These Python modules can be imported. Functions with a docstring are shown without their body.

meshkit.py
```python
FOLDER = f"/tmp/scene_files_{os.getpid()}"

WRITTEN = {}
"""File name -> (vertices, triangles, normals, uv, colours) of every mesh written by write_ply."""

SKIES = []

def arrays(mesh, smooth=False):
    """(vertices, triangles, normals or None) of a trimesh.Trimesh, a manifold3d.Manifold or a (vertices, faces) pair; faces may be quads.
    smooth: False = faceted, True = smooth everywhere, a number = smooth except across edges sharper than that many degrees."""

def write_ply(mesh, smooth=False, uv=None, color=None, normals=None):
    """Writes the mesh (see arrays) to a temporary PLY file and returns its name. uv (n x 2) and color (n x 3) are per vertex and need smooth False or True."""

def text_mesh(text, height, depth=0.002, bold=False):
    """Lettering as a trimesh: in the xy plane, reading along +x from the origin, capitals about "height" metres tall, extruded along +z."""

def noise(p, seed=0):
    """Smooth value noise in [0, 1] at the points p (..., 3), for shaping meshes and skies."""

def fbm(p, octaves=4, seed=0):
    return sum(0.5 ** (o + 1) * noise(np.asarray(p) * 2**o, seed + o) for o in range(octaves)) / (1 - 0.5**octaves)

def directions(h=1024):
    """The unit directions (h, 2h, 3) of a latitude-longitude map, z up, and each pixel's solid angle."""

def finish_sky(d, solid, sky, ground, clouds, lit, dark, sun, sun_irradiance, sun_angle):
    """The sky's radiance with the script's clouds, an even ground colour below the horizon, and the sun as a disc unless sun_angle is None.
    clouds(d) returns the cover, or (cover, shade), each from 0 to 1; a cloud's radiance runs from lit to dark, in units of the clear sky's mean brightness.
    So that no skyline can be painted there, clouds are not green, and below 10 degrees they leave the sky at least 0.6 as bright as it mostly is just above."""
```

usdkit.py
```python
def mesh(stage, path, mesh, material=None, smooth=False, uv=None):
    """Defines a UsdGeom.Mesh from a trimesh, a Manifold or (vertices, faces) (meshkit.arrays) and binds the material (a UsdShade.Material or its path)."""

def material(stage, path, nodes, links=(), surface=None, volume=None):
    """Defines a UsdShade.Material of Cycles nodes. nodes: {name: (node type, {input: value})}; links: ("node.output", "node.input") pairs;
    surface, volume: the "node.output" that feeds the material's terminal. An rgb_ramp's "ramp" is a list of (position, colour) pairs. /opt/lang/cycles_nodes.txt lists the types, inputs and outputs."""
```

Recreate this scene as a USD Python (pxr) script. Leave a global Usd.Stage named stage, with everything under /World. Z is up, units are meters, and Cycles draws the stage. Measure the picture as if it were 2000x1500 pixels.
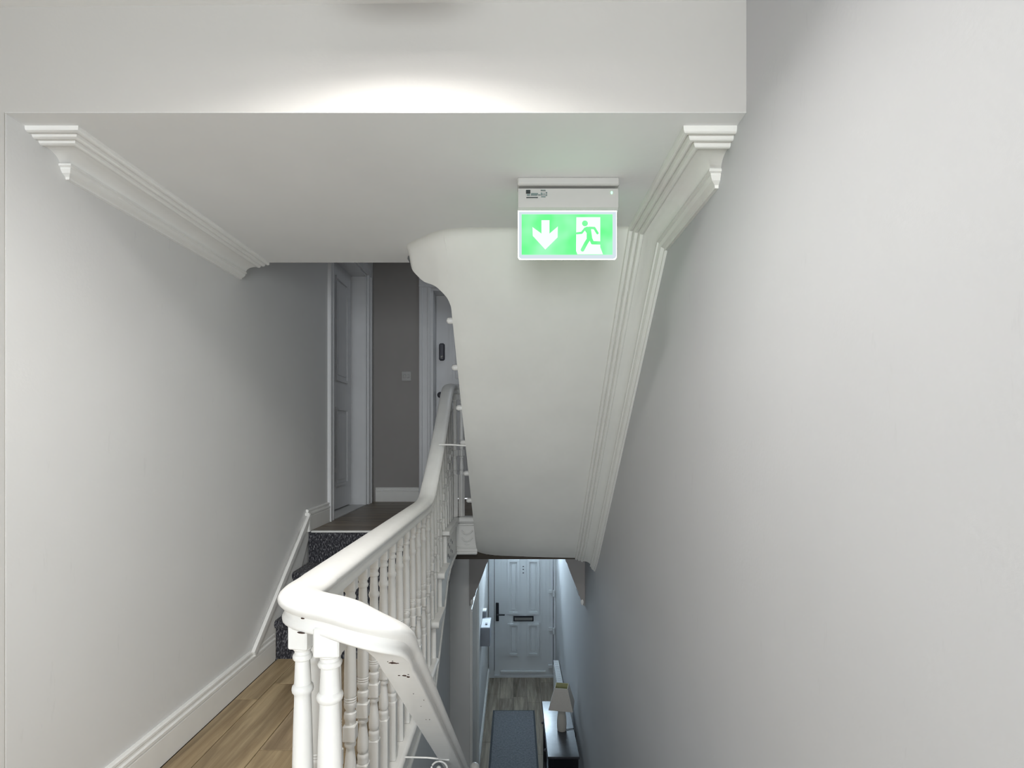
import math, random
import numpy as np
import trimesh
import usdkit, meshkit
from pxr import Usd, UsdGeom, UsdLux, UsdShade, Gf, Sdf
from shapely.geometry import Polygon, LineString, Point, box as sbox
from shapely.ops import unary_union
from scipy.interpolate import PchipInterpolator, CubicSpline

random.seed(7)
RNG = np.random.default_rng(7)
stage = Usd.Stage.CreateInMemory()
UsdGeom.SetStageUpAxis(stage, 'Z')
UsdGeom.SetStageMetersPerUnit(stage, 1.0)
UsdGeom.Xform.Define(stage, '/World')
UsdGeom.Scope.Define(stage, '/World/Looks')
E = 1.235                        # eye height above the half landing (z = 0)

# ---------------------------------------------------------------- camera, lights, exposure
cam = UsdGeom.Camera.Define(stage, '/World/camera')
cam.CreateHorizontalApertureAttr(36.0)
cam.CreateVerticalApertureAttr(27.0)
cam.CreateFocalLengthAttr(1060 / 2000 * 36)
cam.CreateHorizontalApertureOffsetAttr(-5 / 2000 * 36)
cam.CreateVerticalApertureOffsetAttr(105 / 2000 * 36)
cam.CreateClippingRangeAttr(Gf.Vec2f(0.05, 100))
cam.CreateExposureAttr(0.53)
cam.AddTranslateOp().Set(Gf.Vec3d(0, 0, E))
cam.AddRotateXOp().Set(90.0)

def light_common(l, intensity, color):
    l.CreateIntensityAttr(intensity)
    l.CreateColorAttr(Gf.Vec3f(*color))

# daylight outside the transom over the front door
sun_pane = UsdLux.RectLight.Define(stage, '/World/transom_daylight')
light_common(sun_pane, 54.0, (0.70, 0.86, 1.0))
sun_pane.CreateWidthAttr(0.84); sun_pane.CreateHeightAttr(0.34)
sun_pane.AddTranslateOp().Set(Gf.Vec3d(0.14, 8.33, E - 1.28)); sun_pane.AddRotateXOp().Set(-90.0)
# weak cool fill light from an added, unseen roof light above the upper flight
roof_fill_pane = UsdLux.RectLight.Define(stage, '/World/added_rooflight_fill')
light_common(roof_fill_pane, 1.8, (0.82, 0.91, 1.0))
roof_fill_pane.CreateWidthAttr(0.6); roof_fill_pane.CreateHeightAttr(0.7)
roof_fill_pane.AddTranslateOp().Set(Gf.Vec3d(0.15, 4.55, 3.28))
# fill light from an added window, unseen behind the camera
fill_pane = UsdLux.RectLight.Define(stage, '/World/added_window_fill')
light_common(fill_pane, 17.5, (0.97, 0.985, 1.0))
fill_pane.CreateWidthAttr(1.0); fill_pane.CreateHeightAttr(1.5)
fill_pane.AddTranslateOp().Set(Gf.Vec3d(-0.20, -1.93, 1.1)); fill_pane.AddRotateXOp().Set(90.0)
# the half landing's ceiling lamp (its housing is built below)
LAMP = (-0.28, 0.97, 2.330)
lamp_light = UsdLux.DiskLight.Define(stage, '/World/lamp_glow')
light_common(lamp_light, 78.0, (1.0, 0.982, 0.962))
lamp_light.CreateRadiusAttr(0.14)
lamp_light.AddTranslateOp().Set(Gf.Vec3d(LAMP[0], LAMP[1], LAMP[2] - 0.012))

# ---------------------------------------------------------------- materials
def mat(name, nodes, links, surface):
    return usdkit.material(stage, '/World/Looks/' + name, nodes, links, surface=surface)

def paint(name, col, rough=0.55, var=0.03, nscale=3.0, bump=0.0, bscale=60, coat=0.0, spec=0.4):
    a = tuple(c * (1 - var) for c in col); b = tuple(min(1, c * (1 + var)) for c in col)
    nodes = {'g': ('geometry', {}), 'n': ('noise_texture', {'scale': nscale, 'detail': 4.0, 'roughness': 0.6}),
             'r': ('rgb_ramp', {'ramp': [(0.3, a), (0.7, b)]}),
             'p': ('principled_bsdf', {'roughness': rough, 'specular_ior_level': spec, 'coat_weight': coat, 'coat_roughness': 0.15})}
    links = [('g.position', 'n.vector'), ('n.fac', 'r.fac'), ('r.color', 'p.base_color')]
    if bump:
        nodes['bn'] = ('noise_texture', {'scale': bscale, 'detail': 3.0})
        nodes['b'] = ('bump', {'strength': bump, 'distance': 0.004})
        links += [('g.position', 'bn.vector'), ('bn.fac', 'b.height'), ('b.normal', 'p.normal')]
    return mat(name, nodes, links, 'p.BSDF')

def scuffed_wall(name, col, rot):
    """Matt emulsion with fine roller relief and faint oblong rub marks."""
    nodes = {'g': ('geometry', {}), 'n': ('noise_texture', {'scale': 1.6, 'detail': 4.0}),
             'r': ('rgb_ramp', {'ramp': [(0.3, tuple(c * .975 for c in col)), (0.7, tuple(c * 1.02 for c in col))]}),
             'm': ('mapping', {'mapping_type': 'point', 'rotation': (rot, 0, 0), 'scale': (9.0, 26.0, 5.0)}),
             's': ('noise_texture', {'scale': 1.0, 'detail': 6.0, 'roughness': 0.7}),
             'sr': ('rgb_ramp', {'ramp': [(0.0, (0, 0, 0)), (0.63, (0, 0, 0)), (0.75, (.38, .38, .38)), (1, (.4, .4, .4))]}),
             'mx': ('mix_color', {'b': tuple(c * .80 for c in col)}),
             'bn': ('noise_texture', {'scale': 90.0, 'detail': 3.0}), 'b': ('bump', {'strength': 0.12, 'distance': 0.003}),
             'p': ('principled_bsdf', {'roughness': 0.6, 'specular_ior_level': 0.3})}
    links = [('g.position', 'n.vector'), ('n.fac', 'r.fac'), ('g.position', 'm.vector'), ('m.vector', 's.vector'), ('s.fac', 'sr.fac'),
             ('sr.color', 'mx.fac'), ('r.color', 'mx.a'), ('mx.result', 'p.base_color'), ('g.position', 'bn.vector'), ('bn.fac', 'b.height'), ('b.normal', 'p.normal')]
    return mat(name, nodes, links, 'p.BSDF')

def wood(name, dark, light, along, rough=0.4, seed=0.0):
    sc = {'y': (22.0, 1.6, 22.0), 'x': (1.6, 22.0, 22.0)}[along]
    nodes = {'g': ('geometry', {}), 'oi': ('object_info', {}),
             'off': ('vector_math', {'math_type': 'scale', 'scale': 37.0}), 'add': ('vector_math', {'math_type': 'add'}),
             'cx': ('combine_xyz', {}),
             'm': ('mapping', {'mapping_type': 'point', 'scale': sc, 'location': (seed, seed, 0)}),
             'n': ('noise_texture', {'scale': 1.0, 'detail': 7.0, 'roughness': 0.62, 'distortion': 0.6}),
             'm2': ('mapping', {'mapping_type': 'point', 'scale': tuple(s * .25 for s in sc), 'location': (seed + 3, 1, 0)}),
             'n2': ('noise_texture', {'scale': 1.0, 'detail': 3.0, 'distortion': 1.5}),
             'r': ('rgb_ramp', {'ramp': [(0.30, dark), (0.52, tuple((a + b) / 2 for a, b in zip(dark, light))), (0.68, light)]}),
             'r2': ('rgb_ramp', {'ramp': [(0.28, (.55, .53, .5)), (0.42, (.95, .95, .95)), (0.7, (1.08, 1.07, 1.05))]}),
             'mu': ('mix_color', {'blend_type': 'multiply', 'fac': 1.0, 'use_clamp': False}),
             'b': ('bump', {'strength': 0.08, 'distance': 0.002}),
             'p': ('principled_bsdf', {'roughness': rough, 'specular_ior_level': 0.4})}
    links = [('g.position', 'm.vector'), ('m.vector', 'n.vector'), ('g.position', 'm2.vector'), ('m2.vector', 'n2.vector'), ('n.fac', 'r.fac'), ('n2.fac', 'r2.fac'),
             ('r.color', 'mu.a'), ('r2.color', 'mu.b'), ('mu.result', 'p.base_color'), ('n.fac', 'b.height'), ('b.normal', 'p.normal')]
    for k in ('oi', 'off', 'add', 'cx'):
        nodes.pop(k)
    return mat(name, nodes, links, 'p.BSDF')

def plain(name, col, rough=0.4, metal=0.0, coat=0.0, spec=0.5, emit=None, es=0.0):
    d = {'base_color': col, 'roughness': rough, 'metallic': metal, 'coat_weight': coat, 'specular_ior_level': spec}
    if emit:
        d.update({'emission_color': emit, 'emission_strength': es})
    return mat(name, {'p': ('principled_bsdf', d)}, [], 'p.BSDF')

def glow(name, col, strength):
    return mat(name, {'e': ('emission', {'color': col, 'strength': strength})}, [], 'e.emission')

WALL = (0.745, 0.738, 0.725)
M = {}
M['wall_l'] = scuffed_wall('wall_paint', WALL, 0.9)
M['wall_r'] = scuffed_wall('wall_paint_darkened', (0.555, 0.556, 0.562), -0.75)  # same wall paint as the left, darkened in colour to offset the lamp
M['wall'] = paint('wall_paint_plain', WALL, 0.6, 0.02, 2, 0.1, 90, spec=0.3)
M['wall_dim'] = paint('wall_paint_taupe', (0.345, 0.325, 0.312), 0.6, 0.02, 2, 0.1, 90, spec=0.3)
M['header'] = paint('header_paint', (0.535, 0.518, 0.492), 0.6, 0.015, 2, 0.08, 80, spec=0.3)  # beige paint, its colour also darkened to offset the lamp light
M['ceiling'] = paint('ceiling_paint', (0.80, 0.79, 0.77), 0.65, 0.015, 2, 0.08, 80, spec=0.3)
M['soffit'] = paint('soffit_paint', (0.84, 0.838, 0.825), 0.6, 0.02, 2.5, 0.15, 40, spec=0.35)
M['slab'] = paint('slab_paint', (0.82, 0.81, 0.765), 0.5, 0.03, 3.5, 0.25, 25, spec=0.4)
M['gloss'] = paint('gloss_white_paint', (0.84, 0.83, 0.80), 0.34, 0.02, 14, 0.06, 70, coat=0.08, spec=0.35)
M['trim'] = paint('satin_white_trim', (0.87, 0.86, 0.83), 0.35, 0.02, 8, 0.04, 60)
M['trim_cool'] = paint('white_door_paint', (0.76, 0.76, 0.77), 0.38, 0.02, 8, 0.03, 60)
M['oak'] = wood('oak_plank', (0.24, 0.165, 0.088), (0.52, 0.40, 0.24), 'y', 0.38)
M['oak2'] = wood('oak_plank_pale', (0.28, 0.20, 0.11), (0.57, 0.445, 0.275), 'y', 0.38, 5.3)
M['oak3'] = wood('oak_plank_brown', (0.21, 0.15, 0.088), (0.45, 0.34, 0.215), 'y', 0.4, 11.7)
M['land'] = wood('landing_plank', (0.15, 0.115, 0.085), (0.30, 0.24, 0.18), 'x', 0.4, 2.2)
M['land2'] = wood('landing_plank_brown', (0.13, 0.10, 0.075), (0.26, 0.21, 0.16), 'x', 0.4, 8.2)
M['grey_oak'] = wood('hall_plank', (0.20, 0.165, 0.125), (0.50, 0.43, 0.345), 'y', 0.4, 4.4)
M['grey_oak2'] = wood('hall_plank_dark', (0.16, 0.13, 0.10), (0.42, 0.36, 0.29), 'y', 0.4, 9.4)
M['gap'] = plain('dark_joint_board', (0.05, 0.04, 0.03), 0.8)  # dark base that shows in the joints between planks
M['carpet'] = mat('carpet', {
    'g': ('geometry', {}), 'v': ('voronoi_texture', {'scale': 95.0}), 'n': ('noise_texture', {'scale': 88.0, 'detail': 2.0}),
    'r': ('rgb_ramp', {'ramp': [(0.0, (.012, .012, .015)), (0.40, (.026, .026, .032)), (0.55, (.07, .07, .08)), (0.68, (.24, .237, .25))]}),
    'm': ('mapping', {'mapping_type': 'point', 'rotation': (0, 0.7, 0), 'scale': (1.6, 1.0, 0.7)}),
    'b': ('bump', {'strength': 0.9, 'distance': 0.006}), 'p': ('principled_bsdf', {'roughness': 0.95, 'specular_ior_level': 0.1, 'sheen_weight': 0.15})},
    [('g.position', 'm.vector'), ('m.vector', 'n.vector'), ('m.vector', 'v.vector'), ('n.fac', 'r.fac'), ('r.color', 'p.base_color'), ('v.distance', 'b.height'), ('b.normal', 'p.normal')], 'p.BSDF')
M['mat'] = paint('mat_pile', (0.26, 0.275, 0.30), 0.95, 0.25, 45, 0.6, 220, spec=0.1)
M['mat_edge'] = paint('mat_rubber', (0.10, 0.11, 0.125), 0.7, 0.1, 40)
M['black'] = plain('black_plastic', (0.012, 0.013, 0.018), 0.35)
M['ebony'] = plain('black_lacquer', (0.012, 0.012, 0.017), 0.24, coat=0.5)
M['table_top'] = paint('dark_table_top', (0.06, 0.062, 0.072), 0.36, 0.2, 20, coat=0.25)
M['steel'] = plain('brushed_steel', (0.55, 0.54, 0.52), 0.32, 1.0)
M['dark_steel'] = plain('dark_steel', (0.10, 0.10, 0.115), 0.4, 0.6)
M['rod'] = plain('painted_iron', (0.78, 0.77, 0.74), 0.3)
M['ceramic'] = plain('cream_ceramic', (0.66, 0.62, 0.56), 0.25, coat=0.4)
M['shade'] = paint('lampshade_fabric', (0.62, 0.58, 0.53), 0.8, 0.03, 80, 0.1, 300)
M['shade_in'] = paint('lampshade_lining', (0.55, 0.54, 0.30), 0.7, 0.03, 30)
M['upvc'] = paint('upvc', (0.70, 0.72, 0.73), 0.3, 0.01, 6)
M['radiator'] = plain('radiator_enamel', (0.84, 0.85, 0.86), 0.3)
M['box_grey'] = plain('grey_metal_box', (0.30, 0.31, 0.34), 0.45)
M['paper'] = plain('white_paper', (0.85, 0.86, 0.88), 0.7)
M['plastic'] = plain('white_plastic', (0.74, 0.735, 0.71), 0.35)
M['switch'] = plain('switch_plastic', (0.46, 0.45, 0.44), 0.4)
M['housing'] = plain('sign_housing', (0.52, 0.51, 0.485), 0.45)
M['chip'] = plain('bare_dark_wood', (0.045, 0.018, 0.01), 0.7)
M['label'] = plain('label_print', (0.02, 0.03, 0.03), 0.6)
M['label_pale'] = plain('label_print_grey', (0.20, 0.26, 0.25), 0.6)
M['green'] = mat('sign_green', {'g': ('geometry', {}), 'n': ('noise_texture', {'scale': 14.0, 'detail': 1.0}),
    'r': ('rgb_ramp', {'ramp': [(0.35, (0.14, 0.98, 0.25)), (0.7, (0.30, 0.93, 0.44))]}), 'e': ('emission', {'strength': 0.86})},
    [('g.position', 'n.vector'), ('n.fac', 'r.fac'), ('r.color', 'e.color')], 'e.emission')
M['white_glow'] = glow('sign_white', (0.92, 0.96, 1.0), 0.72)
M['rim_glow'] = glow('sign_edge', (0.72, 1.0, 0.97), 4.0)
M['edge_glow'] = glow('sign_border', (0.66, 0.76, 0.82), 0.72)
M['led'] = glow('status_led', (0.35, 1.0, 0.45), 1.6)
M['diffuser'] = glow('lamp_diffuser', (1.0, 0.97, 0.92), 3.0)
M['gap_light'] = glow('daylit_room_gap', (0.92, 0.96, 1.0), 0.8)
M['glass'] = mat('pane_glass', {'t': ('transparent_bsdf', {'color': (.95, .97, .98)}), 'gl': ('glossy_bsdf', {'roughness': 0.05}), 'f': ('fresnel', {'IOR': 1.45}), 'mx': ('mix_closure', {})},
    [('f.fac', 'mx.fac'), ('t.BSDF', 'mx.closure1'), ('gl.BSDF', 'mx.closure2')], 'mx.closure')

# ---------------------------------------------------------------- object helpers
USED = {}
def numbered(parent, name):
    n = USED.get((parent, name), 0); USED[(parent, name)] = n + 1
    return f'{parent}/{name}' if n == 0 else f'{parent}/{name}_{n:03d}'

def meta(prim, label=None, cat=None, group=None, kind=None):
    for k, v in (('label', label), ('category', cat), ('group', group), ('kind', kind)):
        if v:
            prim.SetCustomDataByKey(k, v)

def thing(name, label, cat, loc=(0, 0, 0), group=None, kind=None):
    p = numbered('/World', name)
    x = UsdGeom.Xform.Define(stage, p)
    if any(loc):
        x.AddTranslateOp().Set(Gf.Vec3d(*loc))
    meta(x.GetPrim(), label, cat, group, kind)
    x.base = np.array(loc, float)
    return x

class Part:
    pass

def part(owner, name, mesh, m, smooth=False, label=None, kind=None):
    """A mesh given in world coordinates, stored relative to its thing's base."""
    p = numbered(str(owner.GetPath()), name)
    base = getattr(owner, 'base', np.zeros(3))
    v, f = tri(mesh)
    x = usdkit.mesh(stage, p, trimesh.Trimesh(v - base, f, process=False), M[m], smooth)
    meta(x.GetPrim(), label, kind=kind)
    x.base = base
    return x

def solo(name, mesh, m, label, cat, smooth=False, kind=None, group=None):
    p = numbered('/World', name)
    v, f = tri(mesh)
    x = usdkit.mesh(stage, p, trimesh.Trimesh(v, f, process=False), M[m], smooth)
    meta(x.GetPrim(), label, cat, group, kind)
    x.base = np.zeros(3)
    return x

def struct(name, mesh, m, label, cat, smooth=False):
    return solo(name, mesh, m, label, cat, smooth, kind='structure')

def tri(mesh):
    if isinstance(mesh, trimesh.Trimesh):
        return np.array(mesh.vertices), np.array(mesh.faces)
    if isinstance(mesh, (list,)):
        return tri(cat(mesh))
    v, f, _ = meshkit.arrays(mesh)
    return v, f

def cat(ms):
    vs, fs, n = [], [], 0
    for m in ms:
        v, f = tri(m); vs.append(v); fs.append(f + n); n += len(v)
    return trimesh.Trimesh(np.vstack(vs), np.vstack(fs), process=False)

def bx(x0, x1, y0, y1, z0, z1):
    m = trimesh.creation.box([abs(x1 - x0), abs(y1 - y0), abs(z1 - z0)])
    m.apply_translation([(x0 + x1) / 2, (y0 + y1) / 2, (z0 + z1) / 2])
    return m

def bevel_box(x0, x1, y0, y1, z0, z1, b=0.003):
    """A box with chamfered edges (convex hull)."""
    pts = []
    for sx, sy, sz in np.ndindex(2, 2, 2):
        X, Y, Z = (x0, x1)[sx], (y0, y1)[sy], (z0, z1)[sz]
        dx, dy, dz = (b, -b)[sx], (b, -b)[sy], (b, -b)[sz]
        pts += [(X + dx, Y + dy, Z), (X + dx, Y, Z + dz), (X, Y + dy, Z + dz)]
    return trimesh.convex.convex_hull(np.array(pts))

def poly_tris(poly):
    v, f = trimesh.creation.triangulate_polygon(poly, engine='earcut')
    return v, f

def extrude(poly, h):
    ps = getattr(poly, 'geoms', [poly])
    return cat([trimesh.creation.extrude_polygon(p, h, engine='earcut') for p in ps])

def ext_yz(pts, x0, x1):
    """Polygon in (y, z) extruded along x from x0 to x1."""
    m = extrude(pts if hasattr(pts, 'geom_type') else Polygon(pts), x1 - x0)
    v = np.array(m.vertices)
    return trimesh.Trimesh(np.c_[v[:, 2] + x0, v[:, 0], v[:, 1]], m.faces, process=False)

def ext_xz(pts, y0, y1):
    m = extrude(pts if hasattr(pts, 'geom_type') else Polygon(pts), y1 - y0)
    v = np.array(m.vertices)
    return trimesh.Trimesh(np.c_[v[:, 0], v[:, 2] + y0, v[:, 1]], np.array(m.faces)[:, ::-1], process=False)

def ext_xy(poly, z0, z1):
    m = extrude(poly if hasattr(poly, 'geom_type') else Polygon(poly), z1 - z0)
    m.apply_translation([0, 0, z0])
    return m

def lathe(prof, at=(0, 0, 0), sections=20):
    m = trimesh.creation.revolve(np.array(prof, float), sections=sections)
    m.apply_translation(at)
    return m

def unit(v):
    return v / (np.linalg.norm(v) + 1e-12)

def sweep(path, profile, profiles=None, caps=True):
    """Sweep a closed (lateral, up) profile along a 3D path; mitred. lateral = right-hand side of travel."""
    P = np.array(path, float); n = len(P)
    prof = [np.array(profiles[i] if profiles is not None else profile, float) for i in range(n)]
    k = len(prof[0]); rings = []
    seg = [unit(P[i + 1] - P[i]) for i in range(n - 1)]
    def lat(t):
        return unit(np.array([t[1], -t[0], 0.0]))
    for i in range(n):
        t0 = seg[max(i - 1, 0)]; t1 = seg[min(i, n - 2)]
        L0, L1 = lat(t0), lat(t1)
        L = unit(L0 + L1); sL = 1 / max(L @ L0, 0.35)
        U0, U1 = np.cross(L0, t0), np.cross(L1, t1)
        U = unit(U0 + U1); sU = 1 / max(U @ U0, 0.5)
        rings.append(P[i] + prof[i][:, :1] * L * sL + prof[i][:, 1:] * U * sU)
    v = np.vstack(rings); f = []
    for i in range(n - 1):
        for j in range(k):
            a, b = i * k + j, i * k + (j + 1) % k
            c, d = a + k, b + k
            f += [[a, c, b], [b, c, d]]
    if caps:
        pv, pf = poly_tris(Polygon(prof[0]))
        idx = lambda q, base, pr: np.array([base + int(np.argmin(((pr - w) ** 2).sum(1))) for w in q])
        f += (idx(pv, 0, prof[0])[pf]).tolist()
        pv, pf = poly_tris(Polygon(prof[-1]))
        f += (idx(pv, (n - 1) * k, prof[-1])[pf][:, ::-1]).tolist()
    m = trimesh.Trimesh(v, np.array(f), process=False)
    if m.volume < 0:
        m.invert()
    return m

def tube(path, r, sides=10):
    a = np.arange(sides) * 2 * np.pi / sides
    P = np.array(path, float)
    t = np.gradient(P, axis=0); t /= np.linalg.norm(t, axis=1, keepdims=True)
    ref = np.where(np.abs(t[:, 2:]) < 0.9, [0, 0, 1.0], [1.0, 0, 0])
    A = np.cross(t, ref); A /= np.linalg.norm(A, axis=1, keepdims=True); B = np.cross(t, A)
    rr = np.broadcast_to(r, (len(P),))
    v = (P[:, None] + rr[:, None, None] * (np.cos(a)[None, :, None] * A[:, None] + np.sin(a)[None, :, None] * B[:, None])).reshape(-1, 3)
    f = []
    for i in range(len(P) - 1):
        for j in range(sides):
            p, q = i * sides + j, i * sides + (j + 1) % sides
            f += [[p, q, p + sides], [q, q + sides, p + sides]]
    n = len(v); v = np.vstack([v, P[0], P[-1]])
    for j in range(sides):
        f += [[n, (j + 1) % sides, j], [n + 1, n - sides + j, n - sides + (j + 1) % sides]]
    m = trimesh.Trimesh(v, np.array(f), process=False)
    if m.volume < 0:
        m.invert()
    return m

def arc(cx, cy, r, a0, a1, n=8):
    return [(cx + r * math.cos(a), cy + r * math.sin(a)) for a in np.linspace(math.radians(a0), math.radians(a1), n)]

# ---------------------------------------------------------------- key measures
XL, XR = -1.345, 0.611            # faces of the side walls
YH = 1.431                        # plane of the header over the stairs
SOF = E + 0.857                   # underside of the upper half landing
L1 = 0.63                         # first-floor landing
HZ = E - 3.58                     # entrance hall floor
RISE = 0.21
TOP = 3.30

# ---------------------------------------------------------------- walls
WL = struct('wall_left', [bx(XL - .22, XL, YH + .004, 3.98, HZ, TOP), bx(XL - .22, XL, 3.98, 4.95, L1 + 2.09, TOP), bx(XL - .22, XL, 4.95, 5.30, HZ, TOP), bx(XL - .22, XL, 3.98, 4.95, HZ, L1)],
            'wall_l', 'long pale grey plaster wall left of the stairs and landing', 'wall')
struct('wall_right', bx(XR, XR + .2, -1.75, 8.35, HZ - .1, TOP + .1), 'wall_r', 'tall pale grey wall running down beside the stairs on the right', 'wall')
hz = [(-2.4, 0.0), (XL - .001, 0.0), (XL - .001, SOF + .001), (XR, SOF + .001), (XR, TOP), (-2.4, TOP)]
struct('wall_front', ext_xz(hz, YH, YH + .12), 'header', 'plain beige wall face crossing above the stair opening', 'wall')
struct('wall_back', [bx(-2.4, -.70, -1.85, -1.75, -.1, TOP), bx(.30, XR, -1.85, -1.75, -.1, TOP), bx(-.70, .30, -1.85, -1.75, -.1, .35), bx(-.70, .30, -1.85, -1.75, 1.85, TOP)], 'wall', 'plain wall behind the half landing', 'wall')
struct('wall_side', bx(-2.5, -2.4, -1.85, YH + .12, -.1, TOP), 'wall', 'plain wall left of the half landing', 'wall')
# back wall of the first-floor landing, with a doorway to the right of the switch
BY = 5.15
D3X0, D3X1 = -0.80, 0.02
struct('wall_landing', [bx(XL - .22, D3X0, BY, BY + .30, L1 - .3, TOP), bx(D3X1, XR, BY, BY + .30, L1 - .3, TOP), bx(D3X0, D3X1, BY, BY + .30, L1 + 2.03, TOP)],
       'wall_dim', 'taupe wall at the far end of the upper landing with a light switch', 'wall')
# below the landing: spandrel wall, nib with the hall arch, left hall wall
ARY = 4.75                        # plane of the hall arch
XS = -0.565                       # spandrel wall face
XHL = -0.395                      # left wall of the hall
struct('wall_spandrel', bx(XS - .1, XS, 0.9, ARY + .02, HZ, -.02), 'wall', 'grey wall below the landing edge, seen through the stair well', 'wall')
struct('wall_nib', bx(XS - .1, XHL, ARY, ARY + .10, HZ, L1 - .34), 'wall', 'narrow grey wall end left of the hall arch', 'wall')
D4Y0, D4Y1 = 4.86, 5.62
struct('wall_hall', [bx(XHL - .14, XHL, ARY + .10, D4Y0, HZ, L1 - .34), bx(XHL - .14, XHL, D4Y1, 8.15, HZ, L1 - .34), bx(XHL - .14, XHL, D4Y0, D4Y1, HZ + 2.05, L1 - .34)],
       'wall', 'left wall of the entrance hall with a door frame', 'wall')
FD0, FD1 = -0.375, 0.611
struct('wall_entrance', [bx(FD0 - .2, FD1, 8.15, 8.35, HZ - .1, HZ + .0), bx(FD0 - .2, FD1, 8.15, 8.35, E - 1.05, L1 - .3), bx(FD0 - .2, FD0, 8.15, 8.35, HZ, E - 1.05)],
       'wall', 'entrance wall around the front door and its transom', 'wall')
struct('wall_arch', bx(XS, XR, ARY, ARY + .16, E - 1.05, L1 - .3), 'wall_dim', 'dropped beam across the entrance hall', 'wall')

# ---------------------------------------------------------------- ceilings
cz0, cz1 = E + 1.136, E + 1.153
cm = bx(-2.45, XR + .05, -1.8, YH + .01, 2.38, 2.48)
v = np.array(cm.vertices); v[:, 2] += (v[:, 0] - XL) / (XR - XL) * (cz1 - cz0) + cz0 - 2.38
struct('ceiling', trimesh.Trimesh(v, cm.faces, process=False), 'ceiling', 'white ceiling strip above the header', 'ceiling')

# crease between the flat soffit and the sloping underside of the upper flight
yc_x = [-0.520, -0.497, -0.486, -0.475, -0.466, -0.404, -0.334, -0.26, -0.18, 0.0, 0.62]
yc_y = [2.72, 2.60, 2.485, 2.448, 2.435, 2.366, 2.296, 2.255, 2.2375, 2.226, 2.212]
YC = PchipInterpolator(yc_x, yc_y)
ue_x = [-0.513, -0.495, -0.475, -0.43, -0.353, -0.315, -0.298, -0.290]
ue_y = [2.600, 2.545, 2.533, 2.528, 2.495, 2.507, 2.535, 2.590]
UE = PchipInterpolator(ue_x, ue_y)
YB = 4.175                        # foot of the flight's underside
SL = 0.923
def rad(x):
    return float(np.interp(x, [-0.5, -0.35, 0.0], [0.045, 0.04, 0.012]))
def zunder(x, y):
    s = y - float(YC(max(x, -0.52))); r = rad(x)
    d = 0.0 if s < -r else (SL * (s + r) ** 2 / (4 * r) if s < r else SL * s)
    z = 0.857 - d
    # the foot turns level into the hall ceiling
    k = y - 3.96
    if k > 0:
        z += 0.30 * k * k / 0.215 * SL * 0.5
    return E + z

# flat soffit of the upper half landing, up to the crease and the well's edge
xs_f = np.r_[np.linspace(-0.513, -0.28, 28), np.linspace(-0.26, 0.611, 14)]
edge = [(x, min(float(YC(x)) - rad(x), float(UE(x)) if x < -.29 else 9)) for x in xs_f]
sof = Polygon([(XL, YH + .0002)] + [(XR, YH + .0002)] + [tuple(p) for p in edge[::-1]] + [(-0.513, 2.656), (XL, 2.656)])
struct('ceiling_001', ext_xy(sof.buffer(0), SOF, SOF + .22), 'soffit', 'flat pale soffit under the upper half landing, between the two cornices', 'ceiling')
struct('ceiling_002', [bx(XL - .2, -.45, 2.66, BY + .3, 3.30, 3.40), bx(-.45, XR, YH, 4.10, 3.30, 3.40), bx(-.45, XR, 5.0, BY + .3, 3.30, 3.40), bx(-.45, -.16, 4.1, 5.0, 3.3, 3.4), bx(.46, XR, 4.1, 5.0, 3.3, 3.4), bx(XL - .2, -.45, YH, 2.66, 3.3, 3.4)],
       'ceiling', 'white ceiling over the upper landing', 'ceiling')
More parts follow.
